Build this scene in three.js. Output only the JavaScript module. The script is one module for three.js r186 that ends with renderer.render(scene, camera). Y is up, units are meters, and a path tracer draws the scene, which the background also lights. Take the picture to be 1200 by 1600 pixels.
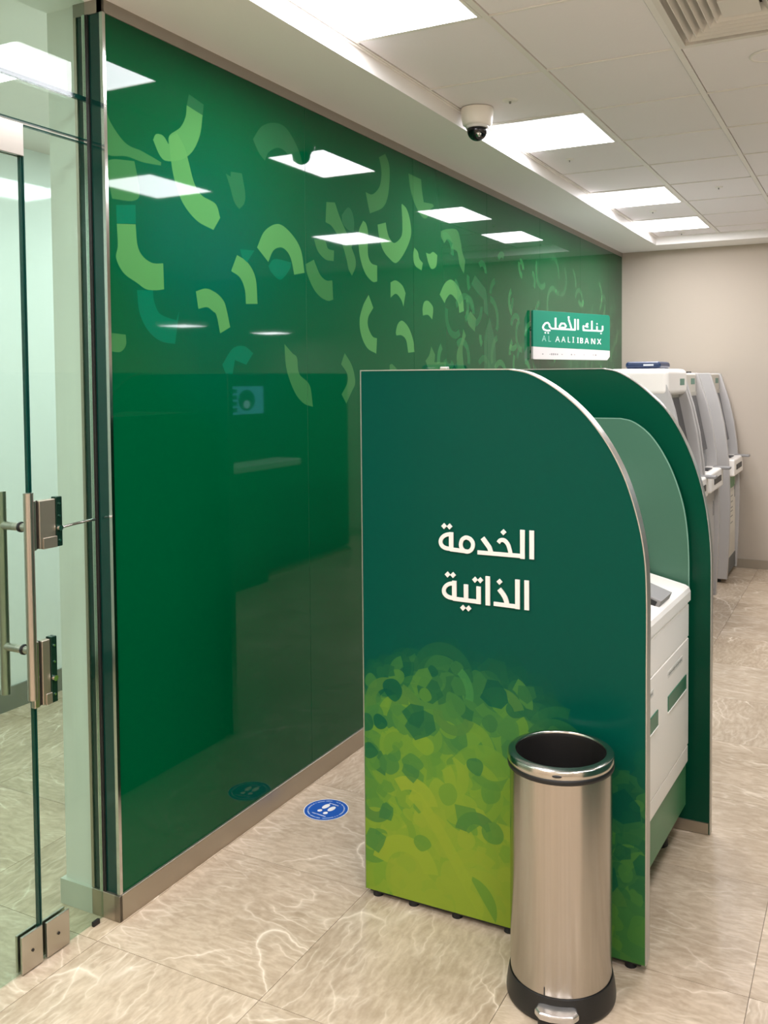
import * as THREE from 'three';
import { RoundedBoxGeometry } from 'three/addons/geometries/RoundedBoxGeometry.js';
import { mergeGeometries } from 'three/addons/utils/BufferGeometryUtils.js';
import { RectAreaLightUniformsLib } from 'three/addons/lights/RectAreaLightUniformsLib.js';
RectAreaLightUniformsLib.init();

// ---------- camera, light, exposure ----------
const scene = new THREE.Scene();
scene.background = new THREE.Color(0x000000);
const camera = new THREE.PerspectiveCamera(2 * Math.atan(800 / 1420.5) * 180 / Math.PI, 1200 / 1600, 0.05, 60);
camera.position.set(1.9128, 1.55, 0);
camera.rotation.order = 'YXZ';
camera.rotation.set(-0.0399, 0.4661, -0.0074);
camera.setViewOffset(1200, 1600, -48.45, 151.13, 1200, 1600);   // the photograph is a crop: its optical axis is off centre
const renderer = new THREE.WebGLRenderer({ antialias: true });
renderer.toneMapping = THREE.LinearToneMapping;
renderer.toneMappingExposure = 1.06;
renderer.shadowMap.enabled = true;
const PANEL_LIGHT = 25, PANEL_GLOW = 2.2, LIGHT_COLOR = new THREE.Color().setRGB(0.985, 0.98, 1.04);

// ---------- helpers ----------
let seed = 20240611;
const rnd = () => { seed = (seed * 1664525 + 1013904223) % 4294967296; return seed / 4294967296; };
const S = (r, g, b) => new THREE.Color().setRGB(r / 255, g / 255, b / 255, THREE.SRGBColorSpace);
const names = new Map();
function numbered(n) { const k = names.get(n) ?? 0; names.set(n, k + 1); return k ? n + '_' + String(k).padStart(3, '0') : n; }
function thing(name, label, category, pos = [0, 0, 0], turn = 0, group) {
  const o = new THREE.Group(); o.name = numbered(name); scene.add(o);
  o.position.set(...pos); o.rotation.y = turn; o.userData = { label, category };
  if (group) o.userData.group = group;
  return o;
}
function part(name, geo, mat, parent, label) {
  const m = new THREE.Mesh(Array.isArray(geo) ? (geo.length > 1 ? merge(geo) : geo[0]) : geo, mat);
  m.name = name; m.castShadow = m.receiveShadow = true; parent.add(m);
  if (label) m.userData.label = label;
  return m;
}
function merge(gs) { return mergeGeometries(gs.map((g) => { const h = g.index ? g.toNonIndexed() : g; for (const k of Object.keys(h.attributes)) if (!['position', 'normal', 'uv'].includes(k)) h.deleteAttribute(k); return h; })); }
function struct(name, geo, mat) { const m = part(numbered(name), geo, mat, scene); m.userData.kind = 'structure'; return m; }
function one(name, geo, mat, label, category, group) { const m = part(numbered(name), geo, mat, scene); m.userData = { label, category }; if (group) m.userData.group = group; return m; }
const box = (x0, x1, y0, y1, z0, z1) => new THREE.BoxGeometry(x1 - x0, y1 - y0, z1 - z0).translate((x0 + x1) / 2, (y0 + y1) / 2, (z0 + z1) / 2);
const rbox = (x0, x1, y0, y1, z0, z1, r = 0.006, seg = 2) => new RoundedBoxGeometry(x1 - x0, y1 - y0, z1 - z0, seg, r).translate((x0 + x1) / 2, (y0 + y1) / 2, (z0 + z1) / 2);
const cyl = (r0, r1, h, n = 24, open = false) => new THREE.CylinderGeometry(r0, r1, h, n, 1, open);
const lathe = (pts, n = 64) => new THREE.LatheGeometry(pts.map(([x, y]) => new THREE.Vector2(x, y)), n);
const V2 = (a) => a.map(([x, y]) => new THREE.Vector2(x, y));
function extrude(pts, depth, bevel = 0, holes = []) {
  const s = new THREE.Shape(V2(pts)); for (const h of holes) s.holes.push(new THREE.Path(V2(h)));
  const g = new THREE.ExtrudeGeometry(s, { depth: depth - 2 * bevel, bevelEnabled: bevel > 0, bevelSize: bevel, bevelThickness: bevel, bevelOffset: -bevel, bevelSegments: 2, curveSegments: 12 });
  return g.translate(0, 0, bevel);
}
// a ribbon of constant width along a polyline (for strokes and edge trims), in the xy plane
function strokeShape(pts, w, closed = false) {
  const L = [], R = [], n = pts.length;
  for (let i = 0; i < n; i++) {
    const a = pts[Math.max(0, i - 1)], p = pts[i], b = pts[Math.min(n - 1, i + 1)];
    const d1 = [p[0] - a[0], p[1] - a[1]], d2 = [b[0] - p[0], b[1] - p[1]], l1 = Math.hypot(...d1) || 1, l2 = Math.hypot(...d2) || 1;
    let tx = d1[0] / l1 + d2[0] / l2, ty = d1[1] / l1 + d2[1] / l2; const l = Math.hypot(tx, ty) || 1; tx /= l; ty /= l;
    const u = i ? [d1[0] / l1, d1[1] / l1] : [d2[0] / l2, d2[1] / l2];
    const k = Math.min(2, 1 / Math.max(0.35, Math.abs(tx * u[0] + ty * u[1])));
    L.push([p[0] - ty * w / 2 * k, p[1] + tx * w / 2 * k]); R.push([p[0] + ty * w / 2 * k, p[1] - tx * w / 2 * k]);
  }
  return [...L, ...R.reverse()];
}
function spline(pts, n = 40) { const c = new THREE.CatmullRomCurve3(pts.map(([x, y]) => new THREE.Vector3(x, y, 0)), false, 'centripetal'); return c.getPoints(n).map((p) => [p.x, p.y]); }
function tube(pts, r, n = 24, radial = 12) { return new THREE.TubeGeometry(new THREE.CatmullRomCurve3(pts.map((p) => new THREE.Vector3(...p))), n, r, radial, false); }

// gradient noise on a lattice
const perm = new Uint8Array(512); { const p = [...Array(256).keys()]; for (let i = 255; i > 0; i--) { const j = Math.floor(rnd() * (i + 1)); [p[i], p[j]] = [p[j], p[i]]; } for (let i = 0; i < 512; i++) perm[i] = p[i & 255]; }
const GX = [], GY = []; for (let i = 0; i < 256; i++) { const a = rnd() * Math.PI * 2; GX.push(Math.cos(a)); GY.push(Math.sin(a)); }
function noise(x, y) {
  const i = Math.floor(x), j = Math.floor(y), u = x - i, v = y - j, a = u * u * u * (u * (u * 6 - 15) + 10), b = v * v * v * (v * (v * 6 - 15) + 10);
  const h = (p, q, s, t) => { const k = perm[perm[p & 255] + (q & 255)]; return GX[k] * s + GY[k] * t; };
  const n0 = h(i, j, u, v), n1 = h(i + 1, j, u - 1, v), n2 = h(i, j + 1, u, v - 1), n3 = h(i + 1, j + 1, u - 1, v - 1);
  return 1.4 * (n0 + a * (n1 - n0) + b * (n2 + a * (n3 - n2) - n0 - a * (n1 - n0)));
}
const fbm = (x, y, o = 4) => { let s = 0, k = 0.5; for (let i = 0; i < o; i++) { s += k * noise(x, y); x = x * 2.03 + 17.3; y = y * 2.03 + 9.1; k *= 0.5; } return s; };
function dataTex(w, h, f, srgb = true, channels = 4) {
  const d = new Uint8Array(w * h * 4), out = [0, 0, 0];
  for (let y = 0, o = 0; y < h; y++) for (let x = 0; x < w; x++, o += 4) { f(x / w, y / h, out); d[o] = out[0]; d[o + 1] = out[1]; d[o + 2] = out[2]; d[o + 3] = 255; }
  const t = new THREE.DataTexture(d, w, h); t.magFilter = THREE.LinearFilter; t.minFilter = THREE.LinearFilter; t.wrapS = t.wrapT = THREE.RepeatWrapping;
  if (srgb) t.colorSpace = THREE.SRGBColorSpace; t.needsUpdate = true; return t;
}
function canvasTex(w, h, draw) {
  const c = document.createElement('canvas'); c.width = w; c.height = h; draw(c.getContext('2d'), w, h);
  const t = new THREE.CanvasTexture(c); t.colorSpace = THREE.SRGBColorSpace; return t;
}
const std = (color, roughness = 0.5, metalness = 0, more = {}) => new THREE.MeshPhysicalMaterial({ color, roughness, metalness, ...more });

// ---------- measured places (metres) ----------
const ZA = -1.898, ZF = -7.738, YT = 2.569, YB = 0.077, CEIL = 2.665, SOFFIT = 2.605, SOFFIT_X = 0.355, SOFFIT_Z = -7.41;
const ROOM_X = 4.6, ROOM_Z = 2.0, BACK_X = -1.72, GX0 = -0.06;

// ---------- materials ----------
const plaster = dataTex(256, 256, (u, v, o) => { const n = 128 + 60 * fbm(u * 40, v * 40, 3) + 30 * (rnd() - 0.5); o[0] = o[1] = o[2] = n; }, false);
plaster.repeat.set(1, 1);
const M = {
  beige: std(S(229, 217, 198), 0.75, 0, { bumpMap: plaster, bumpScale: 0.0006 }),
  white: std(S(236, 233, 226), 0.6, 0, { bumpMap: plaster, bumpScale: 0.0004 }),
  soffit: std(S(247, 244, 240), 0.7, 0, { bumpMap: plaster, bumpScale: 0.0004 }),
  tile: std(S(248, 242, 243), 0.85, 0, { bumpMap: plaster, bumpScale: 0.0012 }),
  grid: std(S(242, 237, 231), 0.5),
  slab: std(S(150, 146, 140), 0.9),
  steel: std(S(190, 184, 174), 0.28, 1),
  satin: std(S(178, 168, 152), 0.38, 0.9),
  chrome: std(S(214, 212, 208), 0.12, 1),
  alu: std(S(196, 196, 190), 0.34, 0.9),
  black: std(S(22, 22, 22), 0.45),
  rubber: std(S(16, 16, 16), 0.7),
  darkGlass: std(S(4, 52, 44), 0.05, 0, { ior: 1.55 }),
  edge: std(S(10, 62, 54), 0.15),
  glass: new THREE.MeshPhysicalMaterial({ color: S(229, 242, 235), roughness: 0, transmission: 1, thickness: 0, ior: 1.35, specularIntensity: 0.7 }),
  stone: std(S(158, 146, 128), 0.35),
  machineWhite: std(S(248, 242, 233), 0.32),
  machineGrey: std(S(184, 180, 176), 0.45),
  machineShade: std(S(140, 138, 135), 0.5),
  beigePlastic: std(S(206, 200, 186), 0.4),
  screen: std(S(14, 15, 17), 0.12),
  panelGreen: std(S(0, 66, 45), 0.25, 0, { ior: 1.4, specularIntensity: 0.6 }),
  plinth: std(S(62, 128, 82), 0.3),
  lime: std(S(80, 128, 60), 0.4),
};

// ---------- floor: polished marble tiles, each a piece of its own ----------
const marble = dataTex(2048, 2048, (u, v, o) => {
  const X = u * 3.2, Y = v * 3.2, jx = 0.028 * fbm(X * 14, Y * 14, 3), jy = 0.028 * fbm(X * 14 + 31, Y * 14 + 7, 3);
  const wx = 0.12 * noise(X * 1.7, Y * 1.7) + jx, wy = 0.12 * noise(X * 1.7 + 40, Y * 1.7 + 9) + jy;
  const layer = (ang, fx, fy, q, k) => { const c = Math.cos(ang), s = Math.sin(ang), x = X + wx * k, y = Y + wy * k; return Math.abs(noise((x * c + y * s) * fx + q, (y * c - x * s) * fy + q * 2)); };
  const cloud = fbm(X * 2.3 + wx * 2, Y * 4.2 + wy * 2, 3), fine = fbm(X * 22 + jx * 30, Y * 62 + jy * 30, 3), grain = noise(X * 110 + 11, Y * 170 + 5);
  const g = (k, q, t) => Math.max(0, Math.min(1, t + 3 * noise(X * k + q, Y * k * 1.5 + q * 3)));
  const vein = Math.min(1, Math.exp(-layer(0.5, 0.8, 2.6, 3, 1) * 105) * g(1.9, 13, 0.1) + Math.exp(-layer(-0.35, 1.5, 5.4, 40, 1) * 56) * 0.75 * g(2.8, 53, 0.05)
    + Math.exp(-layer(0.15, 4, 17, 80, 0.8) * 22) * 0.55 * g(4.2, 3, 0.05) + Math.exp(-layer(-0.1, 10, 44, 20, 0.5) * 9) * 0.34 * g(7, 93, 0.1));
  const t = cloud * 0.62 + fine * 0.62 + grain * 0.08;
  o[0] = 191 + 46 * t; o[1] = 172 + 46 * t; o[2] = 148 + 46 * t;
  o[0] += (248 - o[0]) * vein; o[1] += (234 - o[1]) * vein; o[2] += (214 - o[2]) * vein;
  for (let i = 0; i < 3; i++) o[i] = Math.max(0, Math.min(255, o[i]));
});
const floorMats = [[1, 1, 1], [0.96, 0.955, 0.95], [1.0, 0.985, 0.965]].map((k) => new THREE.MeshPhysicalMaterial({ map: marble, color: new THREE.Color(...k), roughness: 0.24, ior: 1.5 }));
const floor = struct('floor', box(BACK_X - 0.1, ROOM_X + 0.1, -0.12, -0.0035, ZF - 0.1, ROOM_Z + 0.1), std(S(120, 108, 92), 0.8));
{
  const P = 0.5475, gap = 0.0008, variants = [];
  for (let k = 0; k < 12; k++) {
    const g = box(-P / 2 + gap, P / 2 - gap, -0.012, 0, -P / 2 + gap, P / 2 - gap), uv = g.attributes.uv, pos = g.attributes.position, turn = k % 4 === 3;
    const ou = 0.02 + rnd() * 0.78, ov = 0.02 + rnd() * 0.78;
    for (let i = 0; i < pos.count; i++) { const a = (pos.getX(i) + P / 2) / 3.2, b = (pos.getZ(i) + P / 2) / 3.2; uv.setXY(i, ou + (turn ? b : a), ov + (turn ? a : b)); }
    variants.push(g);
  }
  for (let i = -5; i < 8; i++) for (let j = -11; j < 9; j++) {
    const x = 0.56 + (i + 0.5) * P, z = -2.345 + (j + 0.5) * P;
    if (x + P / 2 < BACK_X || x - P / 2 > ROOM_X || z - P / 2 > ROOM_Z || z + P / 2 < ZF) continue;
    if (x > 2.2 && (z > 0.3)) continue;
    const m = part('tile', variants[Math.floor(rnd() * 12)], floorMats[Math.floor(rnd() * 3)], floor); m.position.set(x, 0, z);
  }
}

// ---------- room shell ----------
const wallLeft = struct('wall_left', box(-0.215, -0.014, 0, 2.8, ZF - 0.05, ZA), M.white);
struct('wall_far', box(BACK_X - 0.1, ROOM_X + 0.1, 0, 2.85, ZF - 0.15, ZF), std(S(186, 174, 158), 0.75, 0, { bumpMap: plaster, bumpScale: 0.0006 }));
struct('wall_right', box(ROOM_X, ROOM_X + 0.15, 0, 2.85, ZF, ROOM_Z), M.beige);
struct('wall_back', box(BACK_X - 0.1, ROOM_X + 0.1, 0, 2.85, ROOM_Z, ROOM_Z + 0.15), M.beige);
struct('wall_corridor', box(BACK_X - 0.12, BACK_X, 0, 2.85, ZF, ROOM_Z), std(S(224, 232, 228), 0.06, 0, { ior: 1.5 }));
struct('wall_front', box(-0.2, 0.0, 0, 2.8, -0.7, ROOM_Z), M.beige);
struct('baseboard_far', box(0, ROOM_X, 0, 0.073, ZF, ZF + 0.012), M.stone);
struct('baseboard_corridor', box(BACK_X, BACK_X + 0.012, 0, 0.11, ZF, ROOM_Z), std(S(120, 122, 112), 0.4));
struct('baseboard_pier', [box(-0.222, -0.1, 0, 0.075, ZA, ZA + 0.012), box(-0.228, -0.215, 0, 0.075, ZF, ZA + 0.012)], std(S(205, 205, 192), 0.4));
struct('baseboard_left', [rbox(-0.014, 0.008, 0, YB, ZF, ZA + 0.012, 0.002, 1), rbox(-0.1, 0.008, 0, YB, ZA - 0.001, ZA + 0.012, 0.002, 1)], M.satin);
struct('trim_1', [box(-0.014, 0.004, YT, SOFFIT, ZF, ZA + 0.008), box(-0.104, 0.004, YT, SOFFIT, ZA, ZA + 0.008)], std(S(150, 143, 132), 0.5, 0.2));
struct('trim_2', [box(-0.006, 0.005, YB, YT, ZA - 0.004, ZA + 0.007)], M.chrome);
struct('trim_3', [box(-0.104, -0.094, YB, YT, ZA, ZA + 0.008)], M.satin);
struct('trim_4', [box(-0.067, -0.0555, YB, YT, ZA + 0.0045, ZA + 0.0125)], M.chrome);
struct('trim_5', [box(-0.055, -0.048, YB, YT, ZA + 0.0045, ZA + 0.009)], M.black);
part('end_panel', box(-0.094, -0.006, YB, YT, ZA - 0.002, ZA + 0.004), M.darkGlass, wallLeft);
// dropped soffit along the green wall and along the far wall
struct('ceiling_soffit', [box(-0.215, SOFFIT_X, SOFFIT, 2.82, ZF, ROOM_Z), box(SOFFIT_X, ROOM_X, SOFFIT, 2.82, ZF, SOFFIT_Z)], M.soffit);

struct('ceiling_corridor', box(BACK_X, -0.215, CEIL, 2.8, ZF, ROOM_Z), M.white);
// ---------- ceiling ----------
const ceiling = struct('ceiling', [box(SOFFIT_X, ROOM_X, 2.72, 2.8, SOFFIT_Z, ROOM_Z)], M.slab);
const PX = 0.472, PZ = 0.5575, CX = 0.362, CZ = -2.655;
const rowZ = (n) => CZ - n * PZ;             // near edge of row n
const lines = (n) => { const a = [CX, CX + PX, CX + 2 * PX]; let x = n >= 2 ? 1.56 : CX + 3 * PX; for (; x < ROOM_X; x += PX) a.push(x); a.push(ROOM_X); return a; };
const lit = (n, k) => ([-7, -4, -1, 2, 5, 7].includes(n) && k === 0) || ([-7, -4, -1, 2, 6].includes(n) && k === 3) || ([-7, -4, -1].includes(n) && k === 6);
const vented = (n, k) => n === 0 && k === 2;
const tileGeos = new Map();
function tileGeo(w, d) { const k = w.toFixed(3) + d.toFixed(3); if (!tileGeos.has(k)) { const g = box(-w / 2, w / 2, 0, 0.016, -d / 2, d / 2), uv = g.attributes.uv, p = g.attributes.position; for (let i = 0; i < p.count; i++) uv.setXY(i, p.getX(i) * 1.6, p.getZ(i) * 1.6); tileGeos.set(k, g); } return tileGeos.get(k); }
const litSpots = [], runnerG = [], teeG = [];
for (let n = -8; n <= 8; n++) {
  const z1 = Math.min(rowZ(n), ROOM_Z), z0 = Math.max(rowZ(n + 1), SOFFIT_Z), xs = lines(n);
  if (z1 - z0 < 0.03) continue;
  teeG.push(box(SOFFIT_X, ROOM_X, CEIL + 0.0005, CEIL + 0.03, z0 - 0.005, z0 + 0.005));
  for (let k = 0; k + 1 < xs.length; k++) {
    const x0 = xs[k], x1 = xs[k + 1];
    runnerG.push(box(x0 - 0.011, x0 + 0.011, CEIL, CEIL + 0.03, z0, z1));
    if (x1 - x0 < 0.05) continue;
    if (lit(n, k)) { litSpots.push([n, k, (x0 + x1) / 2, (z0 + z1) / 2, x1 - x0, z1 - z0]); continue; }
    if (vented(n, k)) continue;
    const t = part('tile', tileGeo(x1 - x0 - 0.028, z1 - z0 - 0.014), M.tile, ceiling); t.position.set((x0 + x1) / 2, CEIL + 0.004, (z0 + z1) / 2);
  }
}
part('grid_runner', runnerG, M.grid, ceiling); part('cross_tee', teeG, M.grid, ceiling);
part('edge_angle', [box(SOFFIT_X, SOFFIT_X + 0.012, CEIL - 0.003, CEIL + 0.02, SOFFIT_Z, ROOM_Z), box(SOFFIT_X, ROOM_X, CEIL - 0.003, CEIL + 0.02, SOFFIT_Z, SOFFIT_Z + 0.012)], M.grid, ceiling);

const glow = new THREE.MeshStandardMaterial({ color: 0xffffff, emissive: LIGHT_COLOR, emissiveIntensity: PANEL_GLOW, roughness: 0.6 });
function ceilingLight(x, z, w, d, y, label, group) {
  const t = thing('ceiling_light', label, 'ceiling light', [x, y, z], 0, group), f = 0.012;
  part('frame', [box(-w / 2, w / 2, -0.003, 0.02, -d / 2, -d / 2 + f), box(-w / 2, w / 2, -0.003, 0.02, d / 2 - f, d / 2), box(-w / 2, -w / 2 + f, -0.003, 0.02, -d / 2 + f, d / 2 - f), box(w / 2 - f, w / 2, -0.003, 0.02, -d / 2 + f, d / 2 - f)], M.grid, t);
  part('diffuser', box(-w / 2 + f, w / 2 - f, 0.004, 0.018, -d / 2 + f, d / 2 - f), glow, t);
  const l = new THREE.RectAreaLight(LIGHT_COLOR, PANEL_LIGHT, w - 2 * f, d - 2 * f); l.rotation.x = -Math.PI / 2; l.position.y = 0.001; l.name = 'panel_glow'; t.add(l);
  return t;
}
const seenLabels = {
  '-1,0': 'square ceiling light panel cut by the top edge, largest in the row beside the soffit',
  '2,0': 'square ceiling light panel right beside the dome camera, second in the row along the soffit',
  '5,0': 'square ceiling light panel third in the row along the soffit, before the farthest one',
  '7,0': 'farthest square ceiling light panel in the row along the soffit, closest to the beige wall',
};
for (const [n, k, x, z, w, d] of litSpots) {
  const seen = seenLabels[n + ',' + k];
  ceilingLight(x, z, w - 0.024, d - 0.012, CEIL + 0.002, seen ?? 'flat square ceiling panel outside the view that lights the hall', seen ? 'lit ceiling panels along the soffit' : 'hall ceiling panels outside the view');
}
[[-2.1, 'ceiling light panel behind the glass, upper left corner, nearer the camera'], [-3.7, 'ceiling light panel farther back behind the glass partition'], [-0.4, 'ceiling light panel behind the glass outside the view'], [-5.4, 'ceiling light panel at the hidden far end behind the glass']].forEach(([z, label]) =>
  ceilingLight(-0.91, z, 0.45, 0.54, CEIL - 0.006, label, 'panels behind the glass'));

// ceiling fittings
{
  const d = thing('air_vent', 'white square four-way air vent with nested louvres in the ceiling corner', 'vent', [CX + 2.5 * PX, CEIL, CZ - 0.5 * PZ]);
  const w = PX - 0.024, h = PZ - 0.012, ring = (s0, s1, y0, y1, t) => {
    // four sloped blades, from half size s0 at height y0 to s1 at y1
    const g = [], c = (s, y) => [[-w / 2 * s, y, -h / 2 * s], [w / 2 * s, y, -h / 2 * s], [w / 2 * s, y, h / 2 * s], [-w / 2 * s, y, h / 2 * s]], A = c(s0, y0), B = c(s1, y1), A2 = c(s0 - t, y0), B2 = c(s1 - t, y1), pos = [];
    const q = (a, b, e, f) => pos.push(...a, ...b, ...e, ...a, ...e, ...f);
    for (let i = 0; i < 4; i++) { const j = (i + 1) % 4; q(A[i], A[j], B[j], B[i]); q(A2[j], A2[i], B2[i], B2[j]); q(A[j], A[i], A2[i], A2[j]); q(B[i], B[j], B2[j], B2[i]); }
    const b = new THREE.BufferGeometry(); b.setAttribute('position', new THREE.Float32BufferAttribute(pos, 3)); b.setAttribute('uv', new THREE.Float32BufferAttribute(new Float32Array(pos.length / 3 * 2), 2)); b.computeVertexNormals(); return b;
  };
  const ventMat = std(S(228, 222, 214), 0.5, 0, { side: THREE.DoubleSide });
  part('frame', ring(1, 1, 0.012, -0.004, 0.09), ventMat, d);
  for (let i = 0; i < 6; i++) part('louvre', ring(0.86 - i * 0.118, 0.95 - i * 0.118, 0.028, -0.002, 0.012), ventMat, d);
  part('centre_plate', box(-w * 0.125, w * 0.125, 0.0, 0.006, -h * 0.125, h * 0.125), ventMat, d);
  part('duct', box(-w / 2, w / 2, 0.034, 0.04, -h / 2, h / 2), std(S(70, 66, 62), 0.9), d);
}
function ceilingDisc(name, x, z, r, label, category, group) {
  const t = thing(name, label, category, [x, CEIL + 0.004, z], 0, group);
  part('plate', lathe([[0, 0], [0, -0.006], [r * 0.7, -0.006], [r * 0.95, -0.003], [r, 0]].map(([a, b]) => [a, b]), 32), M.grid, t);
  part('nozzle', lathe([[0, -0.016], [r * 0.12, -0.014], [r * 0.16, -0.006]], 16), M.machineShade, t);
}
ceilingDisc('sprinkler_plate', 0.597, -3.488, 0.032, 'small white round sprinkler plate beside the dome camera', 'sprinkler', 'sprinkler plates');
ceilingDisc('sprinkler_plate', 0.514, -4.564, 0.022, 'small white round plate on the tile just past the second light panel', 'sprinkler', 'sprinkler plates');
ceilingDisc('sprinkler_plate', 1.09, -5.643, 0.024, 'small white round plate right of the third light panel', 'sprinkler', 'sprinkler plates');
ceilingDisc('sprinkler_plate', 0.576, -6.25, 0.024, 'small white round plate between the third and fourth light panels', 'sprinkler', 'sprinkler plates');
ceilingDisc('sprinkler_plate', 0.573, -7.301, 0.028, 'small white round plate past the farthest light panel', 'sprinkler', 'sprinkler plates');
{
  const t = thing('ceiling_speaker', 'flush white round ceiling speaker by the air vent at the right edge', 'speaker', [1.575, CEIL + 0.003, -3.43]);
  part('rim', lathe([[0.052, 0], [0.053, -0.004], [0.06, -0.005], [0.063, 0]], 40), M.grid, t);
  part('grille', cyl(0.052, 0.052, 0.003, 40).translate(0, -0.0015, 0), M.tile, t);
}
{
  const t = thing('dome_camera', 'white ceiling dome security camera with dark glass ball above the green wall', 'security camera', [0.436, CEIL + 0.003, -3.53]);
  part('housing', lathe([[0, 0], [0.067, 0], [0.068, -0.006], [0.066, -0.04], [0.06, -0.066], [0.052, -0.072], [0.046, -0.073], [0, -0.073]], 48), M.machineWhite, t);
  part('collar', lathe([[0.046, -0.07], [0.048, -0.076], [0.046, -0.082], [0.04, -0.083]], 40), std(S(225, 222, 218), 0.2), t);
  part('dome', new THREE.SphereGeometry(0.0425, 40, 24).translate(0, -0.09, 0), std(S(16, 17, 20), 0.06), t);
  part('lens', new THREE.SphereGeometry(0.012, 20, 12).translate(0.016, -0.112, 0.026), M.chrome, t);
}

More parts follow.
